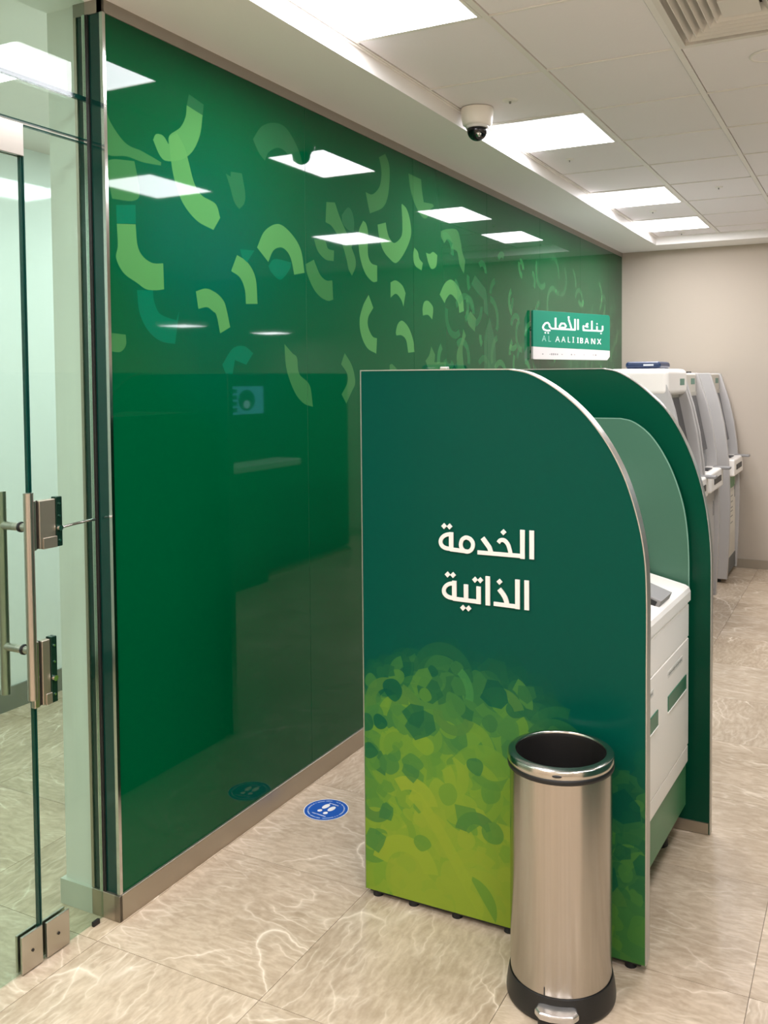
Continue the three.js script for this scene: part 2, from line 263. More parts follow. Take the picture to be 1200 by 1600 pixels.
// ---------- the printed green glass wall ----------
const ARCS = [
  ['m', '1897,2322 1921,2273 1977,2229 2045,2220 2121,2205 2120,2195 2044,2189 1980,2192 1919,2181 1893,2187'],
  ['m', '1902,2151 1923,2172 2010,2185 2029,2100 2002,2070 1920,2062 1909,2105'],
  ['d', '2240,2405 2251,2442 2321,2428 2315,2393'],
  ['l', '2315,2393 2301,2329 2266,2271 2216,2234 2149,2214 2117,2223 2088,2264 2102,2284 2132,2286 2155,2266 2160,2294 2209,2330 2234,2369 2240,2405'],
  ['l', '2158,2289 2163,2226 2180,2159 2217,2097 2281,2054 2359,2037 2395,2082 2372,2123 2304,2139 2269,2172 2245,2231 2227,2272 2194,2309'],
  ['t', '1935,2047 1936,1996 2011,2006 2011,2060'],
  ['l', '1936,1995 1938,1934 1931,1897 1959,1858 2013,1834 2047,1820 2088,1820 2124,1826 2122,1904 2076,1900 2037,1915 2016,1944 2010,2004'],
  ['t', '2010,1814 2019,1749 2053,1698 2106,1669 2168,1663 2189,1763 2176,1736 2141,1741 2100,1754 2080,1788 2076,1819'],
  ['l', '2268,1832 2317,1845 2365,1836 2402,1815 2418,1790 2438,1727 2385,1704 2368,1761 2352,1773 2321,1785 2279,1777'],
  ['l', '2480,1971 2538,1952 2581,1904 2591,1815 2525,1810 2520,1858 2495,1896 2447,1914'],
  ['l', '2592,2010 2639,2074 2722,2110 2802,2087 2863,2036 2887,1952 2818,1938 2800,1990 2774,2018 2736,2028 2689,2011 2657,1967'],
  ['t', '2657,1953 2698,1982 2800,1981 2789,1955 2731,1912 2677,1931'],
  ['t', '2497,1992 2578,1998 2534,1952 2510,1966'],
  ['d', '2577,2378 2628,2433 2699,2464 2768,2467 2821,2437 2865,2391 2887,2345 2813,2330 2782,2373 2729,2382 2671,2355 2645,2319 2611,2339'],
  ['d', '2426,2232 2452,2226 2453,2243 2513,2249 2530,2186 2524,2151 2496,2126 2469,2147 2447,2194'],
  ['m', '1898,1686 1962,1683 1962,1653 1939,1633 1897,1635'],
  ['m', '2749,1681 2761,1589 2811,1505 2871,1461 2934,1446 2912,1529 2843,1573 2829,1632 2799,1649'],
  ['m', '3172,1657 3222,1615 3247,1572 3252,1531 3225,1500 3181,1452 3145,1490 3190,1537 3187,1576 3143,1612'],
  ['t', '2393,1602 2449,1656 2511,1666 2562,1643 2522,1603 2460,1618 2447,1572 2410,1572'],
  ['m', '2893,1985 2907,1946 2947,1898 2995,1870 3050,1859 3088,1867 3083,1942 3039,1938 2996,1955 2967,1988 2952,2009'],
  ['l', '3332,2214 3295,2164 3294,2097 3311,2043 3349,1994 3407,1967 3449,1971 3450,2040 3401,2044 3373,2071 3370,2121 3374,2168 3357,2205'],
  ['l', '3373,1908 3325,1859 3295,1797 3308,1734 3358,1682 3435,1660 3443,1727 3403,1734 3367,1772 3368,1812 3413,1856'],
  ['l', '3457,2216 3468,2170 3501,2116 3556,2085 3628,2071 3712,2130 3774,2212 3766,2281 3733,2327 3691,2343 3682,2334 3689,2262 3680,2199 3613,2158 3565,2172 3542,2203 3531,2236'],
  ['m', '3474,2507 3532,2534 3567,2494 3570,2431 3552,2353 3505,2297 3391,2253 3377,2283 3356,2337 3414,2338 3475,2380 3495,2435 3489,2477'],
  ['m', '3046,2243 3109,2252 3147,2198 3205,2138 3246,2109 3235,2090 3265,2048 3265,2013 3236,1975 3209,2000 3193,2040 3158,2097 3088,2152 3038,2164'],
  ['d', '3208,2248 3241,2237 3258,2197 3254,2158 3206,2159 3166,2180 3160,2210'],
  ['m', '2954,2087 3030,2091 3054,2064 3099,2061 3095,2019 3035,2019 2980,2045'],
  ['m', '3753,2493 3773,2423 3820,2361 3892,2316 3947,2321 3976,2362 4024,2386 4005,2395 3911,2388 3894,2437 3885,2491'],
  ['m', '4121,2285 4287,2313 4341,2263 4362,2209 4400,2169 4383,2096 4328,2139 4297,2201 4223,2209 4244,2238 4182,2251 4140,2224 4101,2253'],
  ['l', '3808,2162 3844,2146 3861,2116 3897,2100 3883,2063 3816,2079 3794,2120'],
  ['l', '3931,2153 3973,2152 4011,2166 4060,2156 4044,2100 3991,2082 3958,2107'],
  ['l', '3571,1979 3622,1992 3684,1975 3716,1943 3693,1880 3671,1910 3621,1932 3570,1911'],
  ['l', '3618,1763 3638,1799 3682,1815 3745,1786 3790,1729 3803,1676 3737,1671 3718,1727 3674,1748 3621,1746'],
  ['l', '4082,1966 4143,2025 4220,2051 4300,2029 4365,1975 4380,1903 4322,1889 4299,1944 4219,1977 4165,1953 4141,1926'],
  ['l', '3908,1916 3950,1925 4000,1904 4007,1879 3996,1838 3949,1857 3893,1851 3891,1884'],
  ['m', '3983,1708 4026,1668 4018,1631 4152,1633 4152,1597 3974,1593 3918,1636 3961,1667'],
  ['m', '3555,1613 3579,1617 3622,1597 3621,1587 3555,1585'],
  ['d', '4529,2104 4627,2065 4691,2028 4718,1896 4662,1914 4653,1983 4554,2017 4484,2052'],
  ['m', '4465,1908 4544,1872 4525,1802 4447,1833 4422,1865'],
  ['m', '4371,1809 4404,1777 4361,1709 4376,1602 4294,1602 4287,1680 4345,1748'],
  ['d', '4737,1890 4775,1835 4822,1750 4831,1605 4658,1604 4660,1773'],
];
const arcTone = { l: '#4d864a', m: '#386e3e', d: '#27603c', t: '#00664a' };
// outline with smooth runs between its sharp corners
function outline(x, pts) {
  const n = pts.length, sharp = pts.map((p, i) => { const a = pts[(i + n - 1) % n], b = pts[(i + 1) % n]; let t = Math.abs(Math.atan2(b[1] - p[1], b[0] - p[0]) - Math.atan2(p[1] - a[1], p[0] - a[0])); if (t > Math.PI) t = 2 * Math.PI - t; return t > 1.0; });
  x.beginPath(); x.moveTo(...pts[0]);
  for (let i = 0; i < n; i++) {
    const a = pts[(i + n - 1) % n], p = pts[i], q = pts[(i + 1) % n], b = pts[(i + 2) % n], k = 1 / 6;
    const c1 = sharp[i] ? [p[0] + (q[0] - p[0]) / 3, p[1] + (q[1] - p[1]) / 3] : [p[0] + (q[0] - a[0]) * k, p[1] + (q[1] - a[1]) * k];
    const c2 = sharp[(i + 1) % n] ? [q[0] - (q[0] - p[0]) / 3, q[1] - (q[1] - p[1]) / 3] : [q[0] - (b[0] - p[0]) * k, q[1] - (b[1] - p[1]) * k];
    x.bezierCurveTo(...c1, ...c2, ...q);
  }
  x.closePath(); x.fill();
}
const arcPolys = ARCS.map(([t, s]) => [t, s.split(' ').map((q) => q.split(',').map((v) => v / 1000))]);
const jointMat = std(S(96, 140, 112), 0.25);
{
  const joints = [-ZA, 2.897, 3.798, 4.7, 5.6, 6.5, 7.3, -ZF];
  for (let i = 0; i + 1 < joints.length; i++) {
    const a = joints[i], b = joints[i + 1], w = b - a, h = YT - YB, W = i < 2 ? 820 : i < 4 ? 512 : 256, H = i < 2 ? 2040 : i < 4 ? 1280 : 640;
    const tex = canvasTex(W, H, (x) => {
      x.fillStyle = '#004c2a'; x.fillRect(0, 0, W, H);
      const P = ([z, y]) => [(z - a) / w * W, (YT - y) / h * H];
      // teal bloom in the print behind the arcs
      for (const [z, y, r, c] of [[2.42, 1.9, 0.52, '0,80,68'], [2.15, 2.0, 0.3, '0,82,62'], [3.0, 1.95, 0.5, '0,76,50'], [3.5, 1.9, 0.5, '0,76,46'], [2.6, 1.6, 0.4, '0,74,46']]) {
        const [cx, cy] = P([z, y]), R = r / w * W, g = x.createRadialGradient(cx, cy, 0, cx, cy, R); g.addColorStop(0, `rgba(${c},0.75)`); g.addColorStop(1, `rgba(${c},0)`); x.fillStyle = g; x.fillRect(0, 0, W, H);
      }
      for (const [t, pts] of arcPolys) { x.globalAlpha = t === 't' ? 0.75 : t === 'd' ? 0.8 : 0.92; x.fillStyle = arcTone[t]; outline(x, pts.map(P)); }
      // many small arcs where the print breaks up towards the far end
      x.globalAlpha = 0.5; let s = 77 + i * 0; const rr = () => { s = (s * 16807) % 2147483647; return s / 2147483647; };
      for (let k = 0; k < 150; k++) {
        const z = 4.1 + rr() * 3.6, y = 1.15 + rr() * 1.1, r = 0.05 + rr() * 0.07, st = rr() * 6.28, len = 1 + rr() * 2; x.strokeStyle = ['#357745', '#296c3f', '#4b8a4e'][Math.floor(rr() * 3)];
        x.lineWidth = 0.035 / w * W; x.save(); const [cx, cy] = P([z, y]); x.translate(cx, cy); x.scale(1, (H / h) / (W / w)); x.beginPath(); x.arc(0, 0, r / w * W, st, st + len); x.stroke(); x.restore();
      }
      x.globalAlpha = 1;
    });
    const g = new THREE.BoxGeometry(0.01, h, w - 0.0024), uv = g.attributes.uv, p = g.attributes.position;
    for (let k = 0; k < p.count; k++) uv.setXY(k, 0.5 - p.getZ(k) / w, (p.getY(k) + h / 2) / h);
    const m = part('glass_panel', g, new THREE.MeshPhysicalMaterial({ map: tex, roughness: 0.03, ior: 1.32 }), wallLeft);
    m.position.set(-0.005, (YT + YB) / 2, -(a + b) / 2);
    if (i) part('joint_strip', box(-0.009, -0.0012, YB, YT, -a - 0.0012, -a + 0.0012), jointMat, wallLeft, 'thin bright strip in the joint between two glass panels');
  }
}

// ---------- kiosk privacy panels ----------
const Z1 = -2.321, Z2 = -3.138, TH = 0.042;
const curve1 = [[0.9, 1.574], [1.029, 1.573], [1.081, 1.563], [1.137, 1.536], [1.192, 1.498], [1.241, 1.453], [1.284, 1.4], [1.318, 1.346], [1.347, 1.285], [1.37, 1.217], [1.387, 1.149], [1.398, 1.075], [1.402, 0.977], [1.402, 0.8]];
const curve2 = [[0.9, 1.58], [1.068, 1.58], [1.116, 1.57], [1.178, 1.536], [1.24, 1.485], [1.285, 1.44], [1.329, 1.374], [1.366, 1.296], [1.396, 1.21], [1.417, 1.121], [1.429, 1.039], [1.436, 0.949], [1.437, 0.8]];
function archPanel(x0, y0, curve, ytop) {
  const c = spline(curve.slice(1), 44), last = c[c.length - 1];
  return [[x0, y0], [x0, ytop], [curve[0][0], ytop], ...c, [last[0], y0]];
}
// the camouflage of overlapping arcs and flakes printed on the front board
const camo = canvasTex(1024, 1894, (x, W, H) => {
  let s = 4242; const r = () => { s = (s * 16807) % 2147483647; return s / 2147483647; };
  const w = 0.84, h = 1.555, x0 = 0.565, P = (a, b) => [(a - x0) / w * W, (1.575 - b) / h * H], k = W / w;
  x.fillStyle = '#004b3d'; x.fillRect(0, 0, W, H);
  const edge = [[0.55, 0.67], [0.68, 0.745], [0.845, 0.775], [0.962, 0.745], [1.02, 0.752], [1.093, 0.725], [1.147, 0.66], [1.183, 0.6], [1.27, 0.56], [1.42, 0.54]];
  const top = (a) => { for (let i = 1; i < edge.length; i++) if (a <= edge[i][0]) { const t = (a - edge[i - 1][0]) / (edge[i][0] - edge[i - 1][0]); return edge[i - 1][1] + t * (edge[i][1] - edge[i - 1][1]); } return 0.54; };
  const mix = (a, b, t) => a.map((v, i) => Math.round(v + (b[i] - v) * t));
  const stops = [[0, 74, 58], [32, 92, 58], [62, 116, 58], [86, 132, 52], [114, 148, 48], [132, 154, 50]];
  const tone = (a, b, shift = 0) => {
    let t = (top(a) - b) / 0.62; t = Math.pow(Math.max(0, t), 0.62) * (a > 1.14 ? 1 - Math.min(0.48, (a - 1.14) * 2.4) : 1) * (a < 0.66 ? 0.82 : 1) + shift;
    t = Math.max(0, Math.min(0.999, t)) * (stops.length - 1); const i = Math.floor(t); return mix(stops[i], stops[i + 1], t - i);
  };
  const css = (c, al) => `rgba(${c[0]},${c[1]},${c[2]},${al})`;
  const flake = (a, b, rad, col, al) => {
    const n = 5 + Math.floor(r() * 4), t0 = r() * 6.28, pts = []; for (let i = 0; i < n; i++) { const t = t0 + i / n * 6.28 + (r() - 0.5) * 0.4, q = rad * (0.7 + r() * 0.5); pts.push(P(a + Math.cos(t) * q, b + Math.sin(t) * q)); }
    x.fillStyle = css(col, al); const rounded = r() < 0.6;
    if (rounded) { x.beginPath(); for (let i = 0; i < n; i++) { const p = pts[i], q = pts[(i + 1) % n], m = [(p[0] + q[0]) / 2, (p[1] + q[1]) / 2]; i ? x.quadraticCurveTo(...p, ...m) : x.moveTo(...m); } const p = pts[0], q = pts[1]; x.quadraticCurveTo(...p, (p[0] + q[0]) / 2, (p[1] + q[1]) / 2); x.fill(); }
    else { x.beginPath(); pts.forEach((p, i) => (i ? x.lineTo(...p) : x.moveTo(...p))); x.closePath(); x.fill(); }
  };
  const arc = (a, b, rad, wd, t0, t1, col, al) => { x.strokeStyle = css(col, al); x.lineWidth = wd * k; x.beginPath(); const [cx, cy] = P(a, b); x.arc(cx, cy, rad * k, -t1, -t0); x.stroke(); };
  // ground of the print: flakes graded from the boundary to the foot
  for (let i = 0; i < 420; i++) { const a = 0.55 + r() * 0.88, b = -0.02 + r() * 0.76; if (top(a) - b < 0.13) continue; flake(a, b, 0.05 + r() * 0.03, tone(a, b, (r() - 0.5) * 0.08), 0.85); }
  for (let i = 0; i < 900; i++) { const a = 0.55 + r() * 0.88, b = 0.0 + r() * 0.8; const d = top(a) - b; if (d < -0.015) continue; flake(a, b, 0.022 + r() * 0.035, tone(a, b, (r() - 0.5) * 0.2), d < 0.05 ? 0.35 : 0.8); }
  for (let i = 0; i < 110; i++) { const a = 0.55 + r() * 0.88, b = r() * 0.74, d = top(a) - b; if (d < 0.0) continue; const t0 = r() * 6.28; arc(a, b, 0.035 + r() * 0.055, 0.024 + r() * 0.02, t0, t0 + 1 + r() * 2.4, tone(a, b, (r() - 0.42) * 0.42), d < 0.06 ? 0.4 : 0.75); }
  for (let i = 0; i < 170; i++) { const a = 0.55 + r() * 0.88, b = r() * 0.74, d = top(a) - b; if (d < 0.02) continue; flake(a, b, 0.018 + r() * 0.024, tone(a, b, (r() - 0.5) * 0.44), 0.8); }
  // the large pieces that can be told apart
  const L = [134, 156, 50], G = [94, 136, 50], Mi = [70, 116, 56], D = [22, 84, 58];
  arc(0.645, 0.6, 0.055, 0.034, 0.0, 3.5, Mi, 0.85); arc(0.66, 0.56, 0.092, 0.03, -0.3, 1.2, Mi, 0.8);
  arc(0.676, 0.47, 0.03, 0.03, 1.0, 3.9, G, 0.95); arc(0.705, 0.45, 0.026, 0.03, 0, 6.3, Mi, 0.8);
  arc(0.70, 0.38, 0.045, 0.034, 0, 6.3, Mi, 0.85); arc(0.60, 0.29, 0.045, 0.032, 2.6, 6.0, Mi, 0.8);
  arc(0.70, 0.10, 0.085, 0.05, 0.15, 2.9, L, 0.95); arc(0.72, 0.3, 0.07, 0.04, 0.2, 2.2, L, 0.9);
  arc(0.9, 0.5, 0.07, 0.032, -0.4, 1.5, G, 0.85); arc(0.95, 0.42, 0.085, 0.036, 0.4, 2.6, G, 0.8); arc(0.86, 0.6, 0.05, 0.03, 3.1, 6.0, Mi, 0.85);
  arc(0.83, 0.66, 0.08, 0.024, -0.2, 0.9, [60, 124, 66], 0.7); arc(1.0, 0.62, 0.06, 0.03, 0.3, 2.4, Mi, 0.8); arc(0.93, 0.26, 0.05, 0.035, 0.5, 3.0, Mi, 0.85);
  arc(1.0, 0.2, 0.09, 0.04, 0.2, 1.9, L, 0.7); arc(0.9, 0.05, 0.07, 0.04, -0.5, 1.4, G, 0.8); arc(1.28, 0.15, 0.06, 0.035, 0.2, 2.0, Mi, 0.7); arc(1.32, 0.3, 0.04, 0.03, 1.5, 4.2, [62, 120, 52], 0.7);
  x.lineCap = 'butt'; x.strokeStyle = css(L, 0.85); x.lineWidth = 0.036 * k; x.beginPath(); x.moveTo(...P(0.72, 0.34)); x.bezierCurveTo(...P(0.8, 0.3), ...P(0.86, 0.16), ...P(0.98, 0.0)); x.stroke();
  for (const [a, b, q] of [[0.622, 0.535, 0.03], [0.76, 0.55, 0.05], [0.735, 0.57, 0.04], [0.66, 0.64, 0.04], [0.725, 0.4, 0.03], [0.6, 0.18, 0.038], [0.64, 0.27, 0.03], [0.585, 0.44, 0.03], [0.98, 0.67, 0.04], [0.93, 0.46, 0.028], [0.9, 0.3, 0.045], [1.24, 0.36, 0.04], [1.35, 0.42, 0.05], [1.3, 0.22, 0.04], [0.76, 0.2, 0.03], [0.98, 0.28, 0.04]]) flake(a, b, q, tone(a, b, -0.34), 0.72);
});
function planarUV(g, x0, w, y1, h) { const uv = g.attributes.uv, p = g.attributes.position; for (let i = 0; i < p.count; i++) uv.setXY(i, (p.getX(i) - x0) / w, (p.getY(i) - (y1 - h)) / h); return g; }
{
  const t = thing('privacy_panel', 'front green arched privacy panel with white Arabic lettering and printed leaf camouflage', 'privacy panel', [0, 0, Z1]);
  const out = archPanel(0.568, 0.02, curve1, 1.574), inset = out.map(([a, b]) => [a, b]);
  part('board', planarUV(extrude(inset, TH - 0.004), 0.565, 0.84, 1.575, 1.555).translate(0, 0, -TH + 0.002), new THREE.MeshPhysicalMaterial({ map: camo, roughness: 0.3, ior: 1.35, specularIntensity: 0.4 }), t);
  const open = [...out.slice(1).map(([a, b]) => [a + 0.0015, b + 0.0015]), [out[out.length - 1][0] + 0.0015, 0.02]], trim = [[0.5665, 0.02], [0.5665, 1.5755], ...open.slice(1)];
  part('edge_trim', extrude(strokeShape(trim.slice(0, -1), 0.003), TH).translate(0, 0, -TH), M.alu, t, 'brushed aluminium edge strip');
  for (const fx of [0.6, 0.72, 0.86, 1.02, 1.2, 1.36]) part('foot', cyl(0.013, 0.016, 0.022, 16).translate(fx, 0.011, -TH / 2), M.rubber, t);
  part('shadow_rail', box(0.58, 1.39, 0.012, 0.021, -TH + 0.006, -0.008), M.black, t);
  part('top_clip', new RoundedBoxGeometry(0.022, 0.008, 0.02, 2, 0.003).translate(0.83, 1.58, -0.02), M.alu, t);
  // raised lettering, stroke by stroke as it stands
  const letterMat = std(S(240, 236, 230), 0.4), wv = 0.0132, hz = 0.0112;
  const letters = [
    [[[1.0965, 1.139], [1.0965, 1.061]], wv],
    [[[1.07, 1.139], [1.07, 1.06]], wv], [[[1.07, 1.0675], [0.938, 1.0675]], hz],
    [[[1.0, 1.099], [1.006, 1.106], [1.016, 1.107], [1.027, 1.098], [1.033, 1.083], [1.037, 1.066]], hz],
    [[[0.953, 1.109], [0.965, 1.094], [0.974, 1.082], [0.979, 1.067]], wv],
    [[[0.906, 1.1065], [0.916, 1.103], [0.9235, 1.094], [0.9245, 1.085], [0.921, 1.075], [0.912, 1.068], [0.902, 1.067], [0.893, 1.071], [0.888, 1.08], [0.888, 1.09], [0.892, 1.1], [0.9, 1.1055], [0.9065, 1.1065]], hz],
    [[[0.905, 1.0675], [0.855, 1.0695]], hz], [[[0.858, 1.118], [0.858, 1.066]], wv],
    [[[0.86, 1.1125], [0.845, 1.1105], [0.833, 1.104], [0.826, 1.094], [0.8255, 1.085], [0.83, 1.077], [0.84, 1.072], [0.858, 1.0705]], hz],
    [[[1.082, 1.002], [1.082, 0.921]], wv], [[[1.0555, 1.002], [1.0555, 0.921]], wv], [[[1.0555, 0.9275], [0.986, 0.9285]], hz],
    [[[1.002, 0.971], [1.014, 0.957], [1.021, 0.945], [1.026, 0.927]], wv], [[[0.9685, 1.003], [0.9685, 0.922]], wv],
    [[[0.941, 0.972], [0.941, 0.923]], wv], [[[0.941, 0.929], [0.863, 0.93]], hz], [[[0.903, 0.974], [0.903, 0.928]], wv], [[[0.867, 0.981], [0.867, 0.926]], wv],
    [[[0.869, 0.9735], [0.853, 0.9715], [0.842, 0.965], [0.8355, 0.955], [0.835, 0.946], [0.84, 0.938], [0.85, 0.933], [0.867, 0.9315]], hz],
  ];
  letters.forEach(([pts, w], i) => part('letter_stroke', extrude(strokeShape(pts.length > 2 ? spline(pts, 24) : pts, w), 0.0045 + i * 0.00007, 0.0006).translate(0, 0, 0.0002), letterMat, t));
  for (const [a, b] of [[1.015, 1.129], [0.836, 1.134], [0.853, 1.134], [1.003, 0.991], [0.93, 0.99], [0.946, 0.99], [0.893, 0.907], [0.91, 0.907], [0.846, 0.997], [0.863, 0.997]]) { const q = 0.0085; part('letter_dot', extrude([[a - q, b], [a, b + q], [a + q, b], [a, b - q]], 0.005, 0.0006), letterMat, t); }
}
{
  const t = thing('privacy_panel', 'plain dark green arched privacy panel behind the white machine', 'privacy panel', [0, 0, Z2]);
  const out = archPanel(0.57, 0.0, curve2, 1.58);
  part('board', extrude(out, 0.028).translate(0, 0, -0.03), M.panelGreen, t);
  part('edge_trim', extrude(strokeShape([[0.5685, 0], [0.5685, 1.5815], ...out.slice(2).map(([a, b]) => [a + 0.0015, b + 0.0015])], 0.003), 0.032).translate(0, 0, -0.032), M.alu, t, 'aluminium edge strip');
  part('kick_strip', box(0.6, 1.434, 0.002, 0.04, -0.002, 0.004), M.satin, t);
}
{
  const c = spline([[1.139, 1.409], [1.178, 1.4], [1.223, 1.371], [1.261, 1.329], [1.299, 1.266], [1.328, 1.198], [1.351, 1.121], [1.364, 1.039], [1.37, 0.949], [1.371, 0.84]], 36);
  const t = thing('side_screen', 'frosted pale green acrylic side screen fixed against the plain green panel', 'screen', [0, 0, Z2 + 0.022]);
  part('pane', extrude([[0.72, 0.84], [0.72, 1.409], ...c], 0.008, 0.001), std(S(66, 106, 84), 0.34, 0, { ior: 1.45 }), t);
  part('edge_line', extrude(strokeShape([[0.72, 1.409], ...c], 0.003), 0.0086).translate(0, 0, -0.0003), std(S(120, 160, 138), 0.3), t);
  for (const [a, b] of [[0.8, 1.3], [1.1, 1.3], [1.28, 0.95], [0.8, 0.95]]) part('spacer', cyl(0.009, 0.009, 0.021, 16).rotateX(Math.PI / 2).translate(a, b, -0.0105), M.alu, t);
}

// ---------- white self-service machine between the panels ----------
{
  const t = thing('deposit_machine', 'white self-service machine with green plinth standing between two green panels', 'machine', [1.357, 0, -2.74], -0.046);
  const n = 0.352, f = -0.345;                                     // near and far ends
  const body = [[-0.4, 0.262], [0, 0.262], [0, 0.802], [-0.4, 0.802]];
  part('body', extrude(body, n - f, 0.003).translate(0, 0, f), M.machineWhite, t);
  const lid = [[-0.41, 0.802], [0.002, 0.802], [0.009, 0.81], [0.009, 0.84], [0.004, 0.853], [-0.008, 0.86], [-0.13, 0.888], [-0.15, 0.94], [-0.17, 1.02], [-0.2, 1.12], [-0.3, 1.15], [-0.41, 1.15]];
  part('console', extrude(lid, n - f + 0.004, 0.004).translate(0, 0, f - 0.002), M.machineWhite, t);
  part('plinth', box(-0.39, -0.004, 0.117, 0.262, f + 0.004, n - 0.004), M.plinth, t, 'green plinth');
  for (const [a, b] of [[-0.08, f + 0.08], [-0.08, n - 0.08], [-0.34, f + 0.08], [-0.34, n - 0.08]]) part('foot', cyl(0.03, 0.036, 0.117, 20).translate(a, 0.0585, b), M.black, t);
  // front: doors with real joints, slots and grips
  part('upper_door', rbox(-0.004, 0.004, 0.69, 0.797, f + 0.006, n - 0.006, 0.002, 1), M.machineWhite, t);
  part('middle_door', rbox(-0.004, 0.004, 0.326, 0.684, f + 0.006, n - 0.006, 0.002, 1), M.machineWhite, t);
  part('lower_door', rbox(-0.004, 0.003, 0.267, 0.321, f + 0.006, n - 0.006, 0.0015, 1), M.machineWhite, t);
  for (const z of [-0.3, 0.06]) {
    const s = part('slot', rbox(-0.002, 0.0065, 0.524, 0.572, z, z + 0.24, 0.0015, 1), std(S(52, 112, 84), 0.3), t, 'green recessed slot'); 
    part('slot_lip', rbox(-0.002, 0.008, 0.519, 0.5245, z, z + 0.24, 0.001, 1), M.machineWhite, s);
    part('label_plate', box(0.0035, 0.0048, 0.628, 0.648, z + 0.05, z + 0.24), canvasLabel(), t);
  }
  part('side_grip', rbox(-0.001, 0.005, 0.42, 0.52, n - 0.09, n - 0.05, 0.002, 1), std(S(46, 96, 72), 0.4), t);
  const r = part('card_reader', extrude([[-0.1, 0.0], [0.04, -0.012], [0.05, 0.012], [-0.06, 0.05]], 0.13, 0.004).rotateY(0).translate(-0.05, 0.868, -0.13), M.machineShade, t, 'grey card reader with dark mouth');
  part('mouth', extrude([[-0.07, 0.008], [0.03, -0.006], [0.036, 0.008], [-0.05, 0.04]], 0.134).translate(-0.05, 0.868, -0.132), M.black, r);
}
function canvasLabel() {
  return new THREE.MeshPhysicalMaterial({ roughness: 0.4, map: canvasTex(256, 32, (x, w, h) => { x.fillStyle = '#dedbd3'; x.fillRect(0, 0, w, h); let s = 5; const r = () => { s = (s * 16807) % 2147483647; return s / 2147483647; }; x.fillStyle = '#6f706c'; for (let i = 10; i < 240; i += 9) { const q = 6 + r() * 10; x.fillRect(i, 16 - q / 2, 6, q); } }) });
}

{
  const t = thing('kiosk_back_panel', 'plain dark green board closing the kiosk at the back, mirrored in the green wall', 'panel', [0.6, 0, -2.735]);
  part('board', rbox(-0.012, 0.012, 0.02, 1.42, -0.368, 0.368, 0.003, 1), M.panelGreen, t);
  part('foot_rail', box(-0.02, 0.02, 0, 0.02, -0.36, 0.36), M.black, t);
}

// ---------- pedal bin ----------
{
  const t = thing('pedal_bin', 'tall brushed steel open-top pedal bin with black base in front of the green panel', 'bin', [1.225, 0, -2.166], 0.24);
  const streak = dataTex(512, 64, (u, v, o) => { const k = 184 + 4 * noise(u * 160, v * 1.5 + 4); o[0] = k; o[1] = k - 6; o[2] = k - 14; });
  const brushed = std(new THREE.Color(1, 1, 1), 0.24, 1, { map: streak, anisotropy: 0.8, anisotropyRotation: Math.PI / 2 });
  part('body', lathe([[0.1265, 0.05], [0.1268, 0.3], [0.127, 0.59]], 96), brushed, t);
  part('seam', box(-0.0012, 0.0012, 0.055, 0.085, 0.125, 0.1275).rotateY(-0.25), M.black, t);
  part('rim', lathe([[0.129, 0.598], [0.1325, 0.5985], [0.1332, 0.606], [0.132, 0.615], [0.1295, 0.6185], [0.1155, 0.6225], [0.1125, 0.621], [0.1115, 0.616], [0.111, 0.6]], 96), std(S(196, 192, 184), 0.2, 1), t, 'polished steel rim ring');
  part('band', lathe([[0.1272, 0.584], [0.1322, 0.585], [0.133, 0.591], [0.1322, 0.598], [0.1272, 0.5985]], 96), M.black, t, 'black band under the rim');
  part('liner', lathe([[0.1112, 0.617], [0.1095, 0.61], [0.109, 0.56], [0.1, 0.08], [0, 0.08]], 64), std(S(24, 22, 20), 0.5, 0, { side: THREE.DoubleSide }), t, 'black inner bucket');
  part('notch', new THREE.SphereGeometry(0.012, 20, 12).scale(1, 0.3, 0.3).translate(0, 0.607, 0.132), M.black, t);
  part('base', lathe([[0, 0.0], [0.133, 0.0], [0.1365, 0.004], [0.1372, 0.012], [0.134, 0.04], [0.1295, 0.062], [0.1278, 0.064], [0.126, 0.06]], 96), std(S(24, 24, 24), 0.4), t, 'flared black plastic base');
  part('pedal_arm', rbox(-0.045, 0.045, 0.0, 0.03, 0.11, 0.155, 0.008), M.black, t);
  const ped = extrude([[-0.052, 0.0], [-0.045, 0.022], [-0.02, 0.027], [0.02, 0.027], [0.045, 0.022], [0.052, 0.0], [0.04, -0.016], [0.015, -0.022], [-0.015, -0.022], [-0.04, -0.016]].map(([a, b]) => [a, -b]), 0.017, 0.004).rotateX(Math.PI / 2);
  part('pedal', ped.translate(0, 0.048, 0.148), std(S(205, 203, 200), 0.25, 0.9), t, 'curved steel foot pedal');
}

